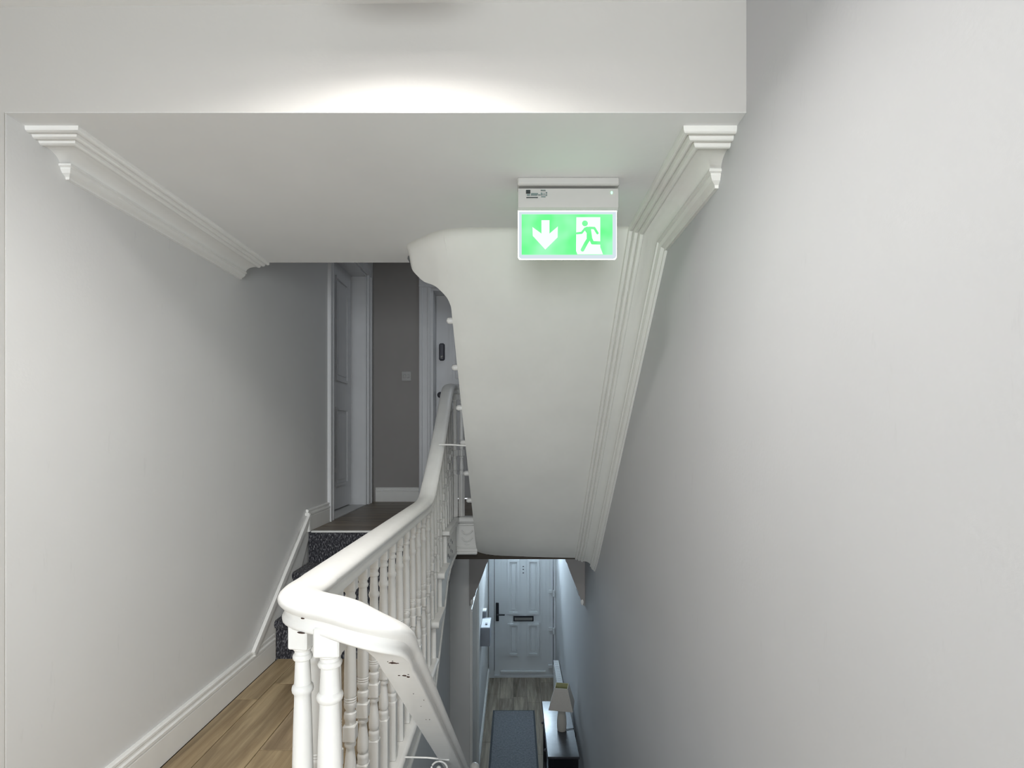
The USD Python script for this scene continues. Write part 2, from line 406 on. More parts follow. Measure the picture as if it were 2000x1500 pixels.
struct('ceiling_003', [bx(XHL - .1, XR, ARY, 8.2, L1 - .34, L1 - .31)], 'ceiling', 'ceiling of the entrance hall', 'ceiling')
roof = thing('window_2', 'added unseen roof light in the ceiling above the upper flight', 'window', (0.15, 4.55, 3.30), kind='structure')  # out of view, added to bring cool light onto the landing
part(roof, 'window_frame', [bx(-.16, -.13, 4.1, 5.0, 3.27, 3.32), bx(.43, .46, 4.1, 5.0, 3.27, 3.32), bx(-.13, .43, 4.1, 4.13, 3.27, 3.32), bx(-.13, .43, 4.97, 5.0, 3.27, 3.32)], 'trim')
part(roof, 'backing_board', bx(-.16, .46, 4.1, 5.0, 3.36, 3.38), 'ceiling')

w3 = thing('window_3', 'added unseen window behind the half landing for fill light', 'window', (-.20, -1.8, 1.1), kind='structure')  # frame and panes added out of view around the fill light
part(w3, 'window_frame', [bx(-.70, -.65, -1.84, -1.77, .35, 1.85), bx(.25, .30, -1.84, -1.77, .35, 1.85), bx(-.65, .25, -1.84, -1.77, .35, .40), bx(-.65, .25, -1.84, -1.77, 1.80, 1.85), bx(-.65, .25, -1.83, -1.78, 1.08, 1.12)], 'trim')
part(w3, 'pane', bx(-.65, .25, -1.808, -1.803, .40, 1.08), 'glass')
part(w3, 'pane', bx(-.65, .25, -1.808, -1.803, 1.12, 1.80), 'glass')

# ---------------------------------------------------------------- upper flight of stairs (seen from below)
flight = thing('stair_flight', 'upper stair flight seen from below, cream sloping plaster underside with curved well end', 'stairs', (0, 2.2, 0))
cols = np.r_[np.linspace(-0.510, -0.300, 36), np.linspace(-0.297, -0.26, 6), np.linspace(-0.22, 0.588, 12)]
NV = 72
V = np.zeros((len(cols), NV, 3)); VT = V.copy()
for i, x in enumerate(cols):
    y0 = float(YC(x)) - rad(x)
    y1 = float(UE(x)) if x < -0.290 else YB
    y0 = min(y0, y1 - 1e-4)
    t = np.linspace(0, 1, NV)
    if y1 - y0 > 1:
        t = np.r_[np.linspace(0, .12, 28), np.linspace(.125, 1, NV - 28)]
    for j, tt in enumerate(t):
        y = y0 + (y1 - y0) * tt
        und = np.array([(meshkit.fbm(np.array([x * 3, y * 3, 0.]), 3) - .5) * 0.006])[0]
        V[i, j] = (x, y, zunder(x, y) + und * min(1, tt * 6))
        VT[i, j] = V[i, j] + (0, 0, 0.12)
def grid_solid(A, B):
    n, m, _ = A.shape
    v = np.vstack([A.reshape(-1, 3), B.reshape(-1, 3)]); o = n * m; f = []
    I = lambda i, j: i * m + j
    for i in range(n - 1):
        for j in range(m - 1):
            a, b, c, d = I(i, j), I(i + 1, j), I(i + 1, j + 1), I(i, j + 1)
            f += [[a, c, b], [a, d, c], [o + a, o + b, o + c], [o + a, o + c, o + d]]
    for i in range(n - 1):
        for j in (0, m - 1):
            a, b = I(i, j), I(i + 1, j)
            q = [[a, b, o + b], [a, o + b, o + a]]
            f += q if j == 0 else [x[::-1] for x in q]
    for j in range(m - 1):
        for i in (0, n - 1):
            a, b = I(i, j), I(i, j + 1)
            q = [[a, o + b, b], [a, o + a, o + b]]
            f += q if i == 0 else [x[::-1] for x in q]
    return trimesh.Trimesh(v, np.array(f), process=False)
part(flight, 'sloping_underside', grid_solid(V, VT), 'slab', smooth=40)
# treads with rounded nosings whose ends stick out past the string, and risers
nos = [(2.749 - .225, E + .61 + .208)] + [(2.749 + .2255 * k, E + .61 - .208 * k) for k in range(6)]
for y, z in nos:
    prof = Polygon([(y + .255, z), (y + .0, z)] + [(y + .0 - .017 * math.sin(a), z - .017 + .017 * math.cos(a)) for a in np.linspace(0, math.pi, 9)] + [(y + .255, z - .034)])
    body = ext_yz(prof, -0.300, 0.588)
    # returned, rounded end of the nosing
    end = trimesh.creation.capsule(radius=.017, height=.03, count=[14, 14]); end.apply_transform(trimesh.transformations.rotation_matrix(math.pi / 2, [0, 1, 0]))
    end.apply_translation([-0.313 - end.bounds.mean(0)[0], y - end.bounds.mean(0)[1], z - .017 - end.bounds.mean(0)[2]])
    part(flight, 'tread', [body, end], 'gloss', smooth=40)
    part(flight, 'riser', bx(-0.289, 0.588, y + .02, y + .035, z - .208, z - .034), 'gloss')
zz = [(y, z) for y, z in nos]
st = [(zz[0][0] + .02, zz[0][1] - .035)]
for k, (y, z) in enumerate(zz):
    st += [(y + .02, z - .036)] if k == 0 else [(y + .02, zz[k - 1][1] - .036), (y + .02, z - .036)]
low = [(y, zunder(-0.285, y) + .01) for y in np.linspace(4.10, 2.62, 14)]
strp = Polygon(st + [(4.10, zz[-1][1] - .036)] + low).buffer(0)
part(flight, 'string', ext_yz(max(getattr(strp, 'geoms', [strp]), key=lambda g: g.area), -0.292, -0.272), 'gloss')

# ---------------------------------------------------------------- cornices
def cornice(px, qx):
    """Section of the run: (distance from wall, drop below soffit)."""
    c = [(0, 0), (.147, 0), (.1468, .005)]
    for k, pc in enumerate((.137, .1155, .094)):
        q0 = .008 + .0075 * k
        c += [(pc + .0095 * math.cos(a), q0 + .0085 * math.sin(a)) for a in np.linspace(.1, math.pi - .25, 7)]
    c += [(.082, .026)]
    c += [(.078 - .046 * math.sin(a), .026 + .030 * (1 - math.cos(a))) for a in np.linspace(.25, math.pi / 2, 7)]
    c += [(.036, .056), (.037, .063), (.030, .066), (.030, .071), (.024, .082), (.012, .090), (.011, .098), (0, .098)]
    return [(p * px, q * qx) for p, q in c]
def cornice_mesh(side, ret_y, path_tail, qx):
    # side -1: left wall; the path runs away from the camera after a return that dies into the wall
    wx = XL if side < 0 else XR
    pr = cornice(1.0, qx)
    if side < 0:
        prof = [(p, -q) for p, q in pr]
        path = [(wx - .12, ret_y, SOF), (wx, ret_y, SOF)] + path_tail
        prof = [(p, u) for p, u in prof]
    else:
        prof = [(-p, -q) for p, q in pr][::-1]
        path = [(wx + .12, ret_y, SOF), (wx, ret_y, SOF)] + path_tail
    return sweep(path, prof)
RY = 1.49 + .147
cl = cornice_mesh(-1, RY, [(XL, 2.654, SOF)], 0.85)
struct('trim_1', cl, 'trim', 'moulded plaster cornice along the left wall under the soffit', 'cornice', smooth=25)
ycr = float(YC(0.5))
tail = [(XR, ycr, SOF + .001)]
for y in (2.6, 3.0, 3.4, 3.8, 3.96, 4.05, 4.12, YB):
    tail.append((XR, y, zunder(.55, y) + .002))
cr = cornice_mesh(1, RY, tail, 1.12)
struct('trim_2', cr, 'slab', 'moulded plaster cornice along the right wall, bending down with the sloping stair underside', 'cornice', smooth=25)

# ---------------------------------------------------------------- floors
def plank_floor(owner, along, a0, a1, b0, b1, z, w, length, mats, first=None, gap=.0016, seed=3):
    """Boards of width w; a = direction across the boards, b = along them."""
    r = random.Random(seed); a = a0; i = 0
    while a < a1 - 1e-4:
        ae = min(a1, a + (first if (first and i == 0) else w)); b = b0 - r.random() * length * .9
        while b < b1:
            be = b + length; s, t = max(b, b0), min(be, b1)
            if t - s > .01:
                m = r.choice(mats)
                q = (a + gap, ae - gap, s + gap, t - gap) if along == 'y' else (s + gap, t - gap, a + gap, ae - gap)
                part(owner, 'plank', bevel_box(*q, z - .012, z + r.uniform(-.0002, .0002), .0012), m)
            b = be
        a = ae; i += 1
fl = struct('floor', [bx(-2.45, -.50, -1.8, 3.06, -.20, -.012), bx(-.52, XR, -1.8, 1.06, -.20, -.012)], 'gap', 'honey brown wood-look plank floor of the half landing beside the balustrade', 'floor')
plank_floor(fl, 'y', -1.325 - .087 * 0, -.50, -.6, 3.05, 0.0, .2, 1.22, ['oak', 'oak2', 'oak3', 'oak'], first=.114, seed=11)
plank_floor(fl, 'y', -2.4, -1.325, -1.74, 1.43, 0.0, .2, 1.22, ['oak', 'oak2'], seed=5)
plank_floor(fl, 'y', -.50, .60, -1.74, 1.04, 0.0, .2, 1.22, ['oak', 'oak2', 'oak3'], seed=6)
f1 = struct('floor_001', [bx(XL - .2, -.46, 3.545, BY + .3, L1 - .33, L1 - .012), bx(-.46, XR, 4.18, BY + .3, L1 - .33, L1 - .012)], 'gap', 'dark brown plank floor of the upper landing above the carpeted steps', 'floor')
plank_floor(f1, 'x', 3.53, BY, -1.33, -.47, L1, .19, 1.25, ['land', 'land2'], seed=21)
plank_floor(f1, 'x', 4.20, BY + .3, -.47, .60, L1, .19, 1.25, ['land', 'land2'], seed=22)
f2 = struct('floor_002', bx(XS - .1, XR, 2.2, 8.3, HZ - .12, HZ - .012), 'gap', 'grey brown wood plank floor of the entrance hall', 'floor')
plank_floor(f2, 'y', XHL, .605, 4.0, 8.14, HZ, .19, 1.2, ['grey_oak', 'grey_oak2'], seed=31)

# ---------------------------------------------------------------- baseboards and the wall string of the short flight
def base_prof(h, t=.018):
    return [(0, 0), (t, 0), (t, h * .66), (t - .003, h * .70), (t + .003, h * .73), (t + .003, h * .80), (t - .004, h * .83), (t - .005, h * .89), (t - .001, h * .92), (t - .002, h * .97), (t - .008, h), (0, h)]
B1 = struct('baseboard_left', sweep([(XL, YH + .002, 0), (XL, 3.012, 0)], [(p, q) for p, q in base_prof(.152)]), 'trim', 'tall white moulded skirting board along the left wall beside the plank floor', 'baseboard')
struct('baseboard_landing', sweep([(XL, 3.50, L1), (XL, 3.90, L1)], base_prof(.142)), 'trim', 'short white skirting piece between the carpeted steps and the panelled doorway', 'baseboard')
struct('baseboard_back', sweep([(XL + .03, BY, L1), (-.905, BY, L1)], base_prof(.135)), 'trim', 'white skirting board under the light switch wall', 'baseboard')
struct('baseboard_hall', sweep([(XHL, 5.70, HZ), (XHL, 8.14, HZ)], base_prof(.14)), 'trim', 'white skirting board along the left side of the entrance hall', 'baseboard')
struct('baseboard_hall_right', sweep([(XR, 8.14, HZ), (XR, 4.0, HZ)], base_prof(.14)), 'trim', 'white skirting board along the right side of the entrance hall', 'baseboard')
# sloping string on the wall: plate, raised cap mould, top post
s0, s1 = (2.745, .150), (3.500, .745)
dy, dz = s1[0] - s0[0], s1[1] - s0[1]
sl = math.hypot(dy, dz); ty, tz = dy / sl, dz / sl; ny, nz = tz, -ty
def off(p, d):
    return (p[0] + ny * d, p[1] + nz * d)
T3 = struct('trim_3', ext_yz([s0, s1, (3.545, .745), (3.545, .62), (3.30, .30), (3.05, .0), (3.0, .0), (3.0, .152), (2.75, .148)], XL, XL + .012), 'trim', 'white sloping string board between the left wall and the carpeted steps', 'stair string')
part(T3, 'string_moulding', [ext_yz([s0, s1, off(s1, .020), off(s0, .020)], XL, XL + .030),
                     ext_yz([off(s0, .025), off(s1, .025), off(s1, .038), off(s0, .038)], XL, XL + .027),
                     ext_yz([off(s0, .042), off(s1, .042), off(s1, .047), off(s0, .047)], XL, XL + .018),
                     bx(XL, XL + .028, 3.485, 3.512, L1, .752)], 'trim')

# ---------------------------------------------------------------- the carpeted steps up to the landing
RY_ = [3.04, 3.28, 3.52]
steps = thing('stair_steps', 'three steps covered in dark charcoal flecked carpet, up to the landing', 'stairs', (-.9, 3.04, 0))
pts = [(3.04, 0)]
def carp(o):
    """Outline (y, z) of the carpeted steps, grown by o."""
    c = [(3.04 - o, .0)]
    for k in range(3):
        z = RISE * (k + 1) + o - (.004 if k == 2 else 0); yr = RY_[k] - o
        zl = RISE * k + o if k else 0
        if k < 2:
            c += [(yr, z - .05), (yr - .004, z - .045)] + [(yr - .006 - .018 * math.sin(a), z - .022 + .022 * math.cos(a)) for a in np.linspace(math.pi * .92, 0, 8)]
            c += [(RY_[k + 1] - o - .006, z), (RY_[k + 1] - o, z + .006)]
        else:
            c += [(yr, z)]
    return c
outl = carp(.008) + [(3.60, L1 + .004), (3.60, -.02), (3.032, -.02)]
outl = [(y, min(z, L1 - .002)) for y, z in outl]
part(steps, 'stair_carpet', ext_yz(Polygon(outl).buffer(0), XL + .012, -.535), 'carpet', smooth=30)
part(steps, 'nosing_strip', bevel_box(XL + .03, -.50, 3.505, 3.53, L1 - .008, L1 + .004, .002), 'plastic', label='thin pale edge strip at the top step')

# ---------------------------------------------------------------- balustrade
bal = thing('balustrade', 'white painted stair balustrade with turned balusters and a handrail turning at the front corner', 'balustrade', (-.47, 1.1, 0))
XB = -0.470
RAILPROF = [(.045 * math.cos(a) , .024 * math.sin(a) + .001) for a in np.linspace(-.55, math.pi + .55, 19)]
RAILPROF += [(-.032, -.017), (-.0305, -.026), (-.033, -.031), (-.036, -.037), (-.0355, -.043), (-.031, -.047), (.031, -.047), (.0355, -.043), (.036, -.037), (.033, -.031), (.0305, -.026), (.032, -.017)]
ry = [1.0, 2.70, 2.80, 2.90, 3.00, 3.12, 3.283, 3.538, 3.70, 3.80, 3.90, 4.02, 4.2]
rz = [-.343, -.343, -.341, -.324, -.268, -.190, -.080, .112, .245, .318, .360, .375, .378]
RZ = PchipInterpolator(ry, rz)
path = []
# far end: quarter turn to the right at the landing
XF = -0.275
def U(cx, cy, r, a0, a1, n):
    return [(cx + r * math.cos(math.radians(a)), cy + r * math.sin(math.radians(a))) for a in np.linspace(a0, a1, n)]
far = U(XB + .098, 4.06, .098, 0, 180, 15)          # from right leg over the far side to the left leg
path += [(x, y, .378 + .06 * max(0, (x - XB - .098) / .098)) for x, y in far]
for y in np.r_[np.linspace(3.98, 2.62, 26), np.linspace(2.4, 1.30, 8)]:
    path.append((XB, y, float(RZ(y))))
ctl = np.array([(XB, 1.30, -.343), (XB, 1.225, -.343), (-.458, 1.160, -.343), (-.420, 1.122, -.344), (-.365, 1.106, -.350), (-.312, 1.098, -.364), (-.275, 1.116, -.388), (-.261, 1.155, -.418), (-.260, 1.20, -.4525), (-.260, 1.26, -.5014)])
cs = CubicSpline(np.r_[0, np.cumsum(np.linalg.norm(np.diff(ctl, axis=0), axis=1))], ctl)
path += [tuple(p) for p in cs(np.linspace(cs.x[0], cs.x[-1], 34))[1:-1]]
n_turn = len(path)
for y in np.r_[np.linspace(1.26, 1.5, 5), np.linspace(1.7, 3.50, 8)]:
    path.append((-.260, y, -.428 - .815 * (y - 1.17)))
path = [(x, y, z + E) for x, y, z in path]
handrail = part(bal, 'handrail', sweep(path, RAILPROF), 'gloss', smooth=38)
# paint chips on the flat underside of the descending rail
def blob(rx_, rl_, n, seed):
    r = random.Random(seed)
    pts = [(rx_ * math.cos(a) * r.uniform(.55, 1.1), rl_ * math.sin(a) * r.uniform(.5, 1.15)) for a in np.linspace(0, 2 * math.pi, n, endpoint=False)]
    g = Polygon(pts).buffer(0)
    return g if g.geom_type == 'Polygon' else max(g.geoms, key=lambda q: q.area)
leg = np.array([p for p in path[n_turn - 10:] if p[1] > 1.14])
sl_t = unit(np.array([0, 1, -.815])); sl_n = np.array([0, -.815, -1.0]) / math.hypot(.815, 1)
chips = []
for (x, y, a, b, sd) in [(-.261, 1.190, .0085, .0055, 1), (-.254, 1.192, .006, .003, 2), (-.269, 1.182, .0012, .0016, 3), (-.258, 1.178, .0014, .002, 4), (-.250, 1.262, .005, .005, 5), (-.243, 1.270, .0045, .006, 6),
                         (-.240, 1.255, .003, .002, 7), (-.262, 1.262, .0035, .002, 8), (-.252, 1.383, .0012, .0022, 9), (-.234, 1.43, .0012, .002, 10), (-.250, 1.48, .0010, .0016, 11), (-.256, 1.60, .0014, .002, 12), (-.246, 1.60, .0016, .002, 14)]:
    o = np.array([x, y, np.interp(y, leg[:, 1], leg[:, 2])]) + sl_n * .0468
    m = extrude(blob(a, b, 10, sd), .0012); w = np.array(m.vertices)
    chips.append(trimesh.Trimesh(o + w[:, :1] * np.array([1, 0, 0]) + w[:, 1:2] * sl_t + w[:, 2:] * sl_n, m.faces, process=False))
part(handrail, 'paint_chip', chips, 'chip', label='dark chips of bare wood in the white paint', kind='stuff')

for nm, c, sz_ in (('a', (-.4250, 1.0900, E - .3625), (.0048, .0032, .0015)), ('b', (-.4275, 1.0868, E - .3905), (.0095, .0035, .0013))):
    g_ = trimesh.creation.icosphere(2, 1.0); g_.apply_scale(sz_); g_.apply_transform(trimesh.transformations.rotation_matrix(-.35, [0, 0, 1])); g_.apply_translation(c)
    part(handrail, 'paint_gap', g_, 'chip', smooth=True, label='dark slit in the white paint')

def turned(h0, h1, sq=.0178, k=1.0):
    """One baluster from the tread (h0) to the rail's underside (h1): blocks and turned lengths, measured down from the top."""
    o = h1 - .842
    q = lambda z: z + o
    r = lambda x: x * k
    P1 = [(.0, .225), (r(.0170), .226), (r(.0178), .232), (r(.0168), .238), (r(.0178), .243), (r(.0178), .249), (r(.0160), .254), (r(.0130), .257), (r(.0165), .262), (r(.0178), .272), (r(.0172), .290),
          (r(.0150), .315), (r(.0125), .335), (r(.0112), .346), (r(.0112), .350), (r(.0155), .352), (r(.0165), .357), (r(.0155), .362), (r(.0130), .364), (r(.013), .372), (0, .372)]
    P2 = [(0, .410), (r(.014), .412), (r(.0160), .428), (r(.0178), .432), (r(.0180), .440), (r(.0170), .447), (r(.0125), .451), (r(.0130), .455), (r(.0168), .462), (r(.0180), .472), (r(.0174), .477),
          (r(.0160), .479), (r(.0178), .482), (r(.0160), .4855), (r(.0178), .489), (r(.0160), .4925), (r(.0174), .496), (r(.0176), .52), (r(.0172), .56), (r(.0158), .63), (r(.0140), .690), (r(.0142), .698),
          (r(.0172), .703), (r(.0182), .709), (r(.0172), .715), (r(.0142), .719), (r(.0136), .735), (r(.0126), .762), (r(.0124), .768), (r(.0155), .771), (r(.0166), .776), (r(.0155), .781), (r(.0135), .783),
          (r(.0135), .789), (r(.0160), .793), (r(.0160), .80), (0, .80)]
    b = .003
    s_ = sq * k
    blk = lambda z0, z1: bevel_box(-s_, s_, -s_, s_, z0, z1, b)
    m = [lathe([(a, q(c)) for a, c in P1], sections=16), lathe([(a, q(c)) for a, c in P2], sections=16), blk(h0, q(.226)), blk(q(.368), q(.414)), blk(q(.795), h1 + .012)]
    return cat(m)
flat_mesh = turned(0.004, E - .343 - .047)
ys = [1.284, 1.42, 1.553, 1.683, 1.815, 1.948, 2.08, 2.214, 2.353, 2.495, 2.636, 2.783, 2.925]
for y in ys:
    top = E + float(RZ(y)) - .047
    m = (flat_mesh if y < 2.7 else turned(0.004, top)).copy(); m.apply_translation([XB, y, 0])
    part(bal, 'baluster', m, 'gloss', smooth=35)
for y in [3.055, 3.165, 3.285, 3.40, 3.53, 3.645, 3.76, 3.875, 3.985]:
    base = RISE if y < 3.22 else (2 * RISE if y < 3.46 else L1)
    m = turned(base + .004, E + float(RZ(y)) - .042); m.apply_translation([XB, y, 0])
    part(bal, 'baluster', m, 'gloss', smooth=35)
for x, y, rot in [(-.452, 4.125, .5), (-.405, 4.155, .9)]:
    m = turned(L1 + .004, E + .378 - .042); m.apply_transform(trimesh.transformations.rotation_matrix(rot, [0, 0, 1])); m.apply_translation([x, y, 0])
    part(bal, 'baluster', m, 'gloss', smooth=35)
for x, y, rot in [(-.443, 1.135, -.2), (-.374, 1.100, 0.0)]:
    m = turned(0.004, E - .343 - .047, k=1.22 if rot else 1.46); m.apply_transform(trimesh.transformations.rotation_matrix(rot, [0, 0, 1])); m.apply_translation([x, y, 0])
    part(bal, 'newel_baluster', m, 'gloss', smooth=35, label='thicker turned baluster at the front corner')
# newel at the foot of the lower flight
nwx, nwy = -.262, 3.56
nz0, nz1 = HZ, E - 2.21
newel = [bevel_box(nwx - .04, nwx + .04, nwy - .04, nwy + .04, nz0, nz0 + .35, .004), bevel_box(nwx - .04, nwx + .04, nwy - .04, nwy + .04, nz1 - .42, nz1 - .10, .004),
         lathe([(0, nz0 + .34), (.036, nz0 + .35), (.03, nz0 + .38), (.036, nz0 + .45), (.026, nz0 + .66), (.024, nz1 - .47), (.034, nz1 - .43), (0, nz1 - .41)], (nwx, nwy, 0)),
         lathe([(0, nz1 - .11), (.034, nz1 - .10), (.026, nz1 - .085), (.018, nz1 - .06), (.016, nz1 - .03), (.024, nz1 - .01), (.026, nz1)] + [(.036 * math.sin(a), nz1 + .034 - .044 * math.cos(a)) for a in np.linspace(.75, math.pi, 10)], (nwx, nwy, 0))]
part(bal, 'newel_post', newel, 'gloss', smooth=35, label='newel post with a rounded finial at the foot of the lower flight')

# landing edge: nosing, string, bead; steps' white ends; cut string with perforated panel
edge_o = thing('landing_edge', 'white painted landing edge and stepped stair string below the balusters', 'stair string', (-.45, 2.0, 0))
nose = [(0, 0)]
def nosing_bar(x0, x1, y0, y1, z, t=.034):
    pr = Polygon([(x0, z), (x1 - t / 2, z)] + [(x1 - t / 2 + t / 2 * math.sin(a), z - t / 2 + t / 2 * math.cos(a)) for a in np.linspace(.2, math.pi - .2, 7)] + [(x0, z - t)])
    return ext_xz(pr, y0, y1)
part(edge_o, 'landing_nosing', [nosing_bar(-.512, -.421, 1.06, 3.035, .004), bx(-.512, .60, 1.045, 1.09, -.03, .004)], 'gloss', smooth=40)
part(edge_o, 'string', [bx(-.56, -.452, 1.06, 3.04, -.165, -.03), bx(-.452, -.440, 1.06, 3.035, -.055, -.03), bx(-.452, -.444, 1.06, 3.035, -.085, -.058)], 'trim')
part(edge_o, 'string_bead', tube([(-.448, y, -.163) for y in (1.06, 2.0, 3.05)], .011), 'gloss', smooth=60)
for k in range(2):
    y0 = RY_[k] - .045; z = RISE * (k + 1)
    pr = Polygon([(y0 + .017, z + .004), (RY_[k + 1] + .0, z + .004), (RY_[k + 1] + .0, z - .034)] + [(y0 + .017 - .017 * math.sin(a), z - .015 - .019 * math.cos(a)) for a in np.linspace(0, math.pi, 8)])
    part(edge_o, 'tread_end', [ext_yz(pr, -.54, -.417)], 'gloss', smooth=40)
    part(edge_o, 'riser_end', bx(-.54, -.440, RY_[k], RY_[k] + .02, z - RISE, z - .03), 'gloss')
part(edge_o, 'tread_end', ext_yz(Polygon([(3.50, L1 + .004), (4.14, L1 + .004), (4.14, L1 - .032), (3.50, L1 - .032), (3.478, L1 - .02), (3.476, L1 - .008), (3.484, L1 + .002)]), -.54, -.417), 'gloss', smooth=40)
part(edge_o, 'riser_end', bx(-.54, -.440, 3.52, 3.54, L1 - RISE, L1 - .03), 'gloss')
cutp = Polygon([(3.03, -.165), (3.03, .0), (3.042, .176), (3.282, .176), (3.282, .386), (3.522, .386), (3.522, .598), (4.12, .598), (4.12, .35), (3.92, .345), (3.62, .315)])
part(edge_o, 'cut_string', ext_yz(cutp, -.51, -.444), 'trim')
lowbead = [(-.446, 3.03, -.16), (-.446, 3.2, -.03), (-.446, 3.4, .125), (-.446, 3.6, .29), (-.446, 3.74, .333), (-.446, 3.92, .348), (-.446, 4.1, .352)]
part(edge_o, 'string_bead', tube(lowbead, .011), 'gloss', smooth=60)
perf = part(edge_o, 'perforated_panel', ext_yz([(3.54, .36), (3.66, .372), (3.90, .40), (3.90, .56), (3.54, .56)], -.446, -.441), 'trim', label='grey painted panel with round holes')
holes = []
for (yy, z_) in [(3.60, .525), (3.68, .495), (3.76, .525), (3.84, .495), (3.60, .455), (3.68, .425), (3.76, .455), (3.84, .43), (3.60, .39)]:
    c = trimesh.creation.cylinder(radius=.011, height=.002, sections=14); c.apply_transform(trimesh.transformations.rotation_matrix(math.pi / 2, [0, 1, 0])); c.apply_translation([-.4405, yy, z_]); part(perf, 'hole', c, 'dark_steel')
# fascia across the far end of the well
fas = thing('well_fascia', 'small ornamented white plaster fascia closing the far end of the stair well', 'fascia', (-.36, 4.15, .3))
part(fas, 'fascia_board', bx(-.444, -.285, 4.135, 4.175, E - .885, L1 - .03), 'gloss')
part(fas, 'nosing', [bevel_box(-.45, -.28, 4.09, 4.2, L1 - .034, L1 + .004, .008)], 'gloss')
pz = E - .885
for zz_, rr_ in ((pz + .008, .013), (pz + .05, .006), (L1 - .055, .010)):
    part(fas, 'torus_moulding', tube([(x, 4.131, zz_) for x in (-.44, -.37, -.288)], rr_), 'gloss', smooth=60)
orn = []
for zc in (.50, .445):
    orn += [tube([(-.405, 4.132, zc + .03), (-.385, 4.13, zc + .008), (-.362, 4.129, zc), (-.339, 4.13, zc + .008), (-.319, 4.132, zc + .03)], .006)]
orn += [tube([(-.38, 4.132, .425), (-.362, 4.13, .420), (-.344, 4.132, .425)], .004)]
part(fas, 'ornament', orn, 'gloss', smooth=60)
# curved bracket in the corner under the landing string
part(fas, 'corner_bracket', ext_yz(Polygon([(4.135, pz + .01), (4.135, .36), (3.86, .36), (3.90, .352), (3.98, .345), (4.06, .335)]), -.470, -.444), 'trim')

# ---------------------------------------------------------------- tie rods across the well
rod1 = thing('tie_rod', 'thin white iron rod with a scroll loop, low by the descending handrail', 'rod', (-.35, 2.15, E - 1.26))
part(rod1, 'bar', tube([(-.425, 2.10, E - 1.236), (-.34, 2.10, E - 1.238), (-.252, 2.095, E - 1.243)], .0034), 'rod', smooth=60)
lp = [(-.291 + .031 * math.sin(a), 2.10, E - 1.283 + .031 * math.cos(a)) for a in np.linspace(-2.0, 2.0, 22)]
lp = [(-.335, 2.10, E - 1.335)] + lp + [(-.272, 2.10, E - 1.325), (-.291, 2.10, E - 1.34)]
part(rod1, 'scroll', tube(lp, .0036), 'rod', smooth=60)
bl = trimesh.creation.icosphere(2, .009); bl.apply_translation([-.293, 2.098, E - 1.277]); part(rod1, 'ball', bl, 'rod', smooth=True)
solo('tie_rod', tube([(-.455, 3.27, E - .040), (-.36, 3.26, E - .043), (-.290, 3.25, E - .048)], .0055), 'rod', 'thin white iron rod from the balustrade to the edge of the upper flight', 'rod', smooth=60)

# ---------------------------------------------------------------- lower flight (below the frame)
lowf = thing('stair_flight', 'lower stair flight going down beside the right wall', 'stairs', (0, 1.1, 0))
for k in range(11):
    z = -RISE * (k + 1); y = 1.06 + .235 * k
    part(lowf, 'tread', bevel_box(-.24, .605, y - .0, y + .265, z - .03, z, .006), 'carpet')
    part(lowf, 'riser', bx(-.24, .605, y, y + .016, z, z + RISE - .03), 'gloss')
sp = [(1.06, -.03)]
for k in range(11):
    z = -RISE * (k + 1); y = 1.06 + .235 * k
    sp += [(y, z - .03), (y + .235, z - .03)]
sp += [(3.645, HZ), (3.4, HZ), (1.06, -.42)]
part(lowf, 'string', ext_yz(Polygon(sp).buffer(0), -.262, -.242), 'trim')
part(lowf, 'soffit', ext_yz([(1.06, -.42), (3.4, HZ), (3.36, HZ), (1.06, -.46)], -.26, .605), 'ceiling')

# ---------------------------------------------------------------- exit sign
SY = 1.785
u = SY / 1060
def sx(c): return (980 + c / 7.5 - 1005) * u
def sz(c): return E + (855 - 320 - c / 7.5) * u
sign = thing('exit_sign', 'lit green and white emergency exit sign with arrow and running man, hanging under the soffit', 'exit sign', (sx(965), SY, sz(200)))
part(sign, 'mounting_plate', bevel_box(sx(232), sx(1722), SY - .004, SY + .056, sz(318), SOF - .0005, .004), 'housing')
hp = [(SY, sz(362)), (SY + .05, sz(352)), (SY + .05, sz(600)), (SY + .03, sz(672)), (SY + .006, sz(672)), (SY - .002, sz(640)), (SY - .004, sz(520))]
hm = ext_yz(hp, sx(240), sx(1705))
part(sign, 'housing', hm, 'housing', smooth=25)
part(sign, 'spacer', bx(sx(262), sx(1688), SY + .034, SY + .05, sz(366), sz(312)), 'housing')
yp = SY + .010
def rrect(x0, x1, z0, z1, r, top_square=True):
    g = sbox(x0 + r, z0 + r, x1 - r, z1 - r).buffer(r, 8)
    return unary_union([g, sbox(x0, z0 + (z1 - z0) / 2, x1, z1)]) if top_square else g
outer = rrect(sx(238), sx(1692), sz(1388), sz(668), .010)
inner = rrect(sx(249), sx(1682), sz(1374), sz(682), .009)
panel = part(sign, 'sign_panel', ext_xz(inner, yp, yp + .004), 'edge_glow', label='pale edge-lit clear panel')
part(sign, 'lit_edge', ext_xz(outer.difference(inner), yp - .0006, yp + .0046), 'rim_glow', label='bright white rim of the lit panel')
face = yp - .0004
gr = sbox(sx(292), sz(1318), sx(1630), sz(722))
def cp(pts): return Polygon([(sx(a), sz(b)) for a, b in pts])
def cl_(pts, w): return LineString([(sx(a), sz(b)) for a, b in pts]).buffer(w / 7.5 * u / 2, 6)
arrow = cp([(583, 808), (702, 808), (702, 1005), (825, 900), (822, 1062), (640, 1242), (455, 1040), (450, 908), (583, 1005)])
door = cp([(1097, 765), (1450, 765), (1450, 1205), (1490, 1312), (1112, 1312), (1092, 1260)])
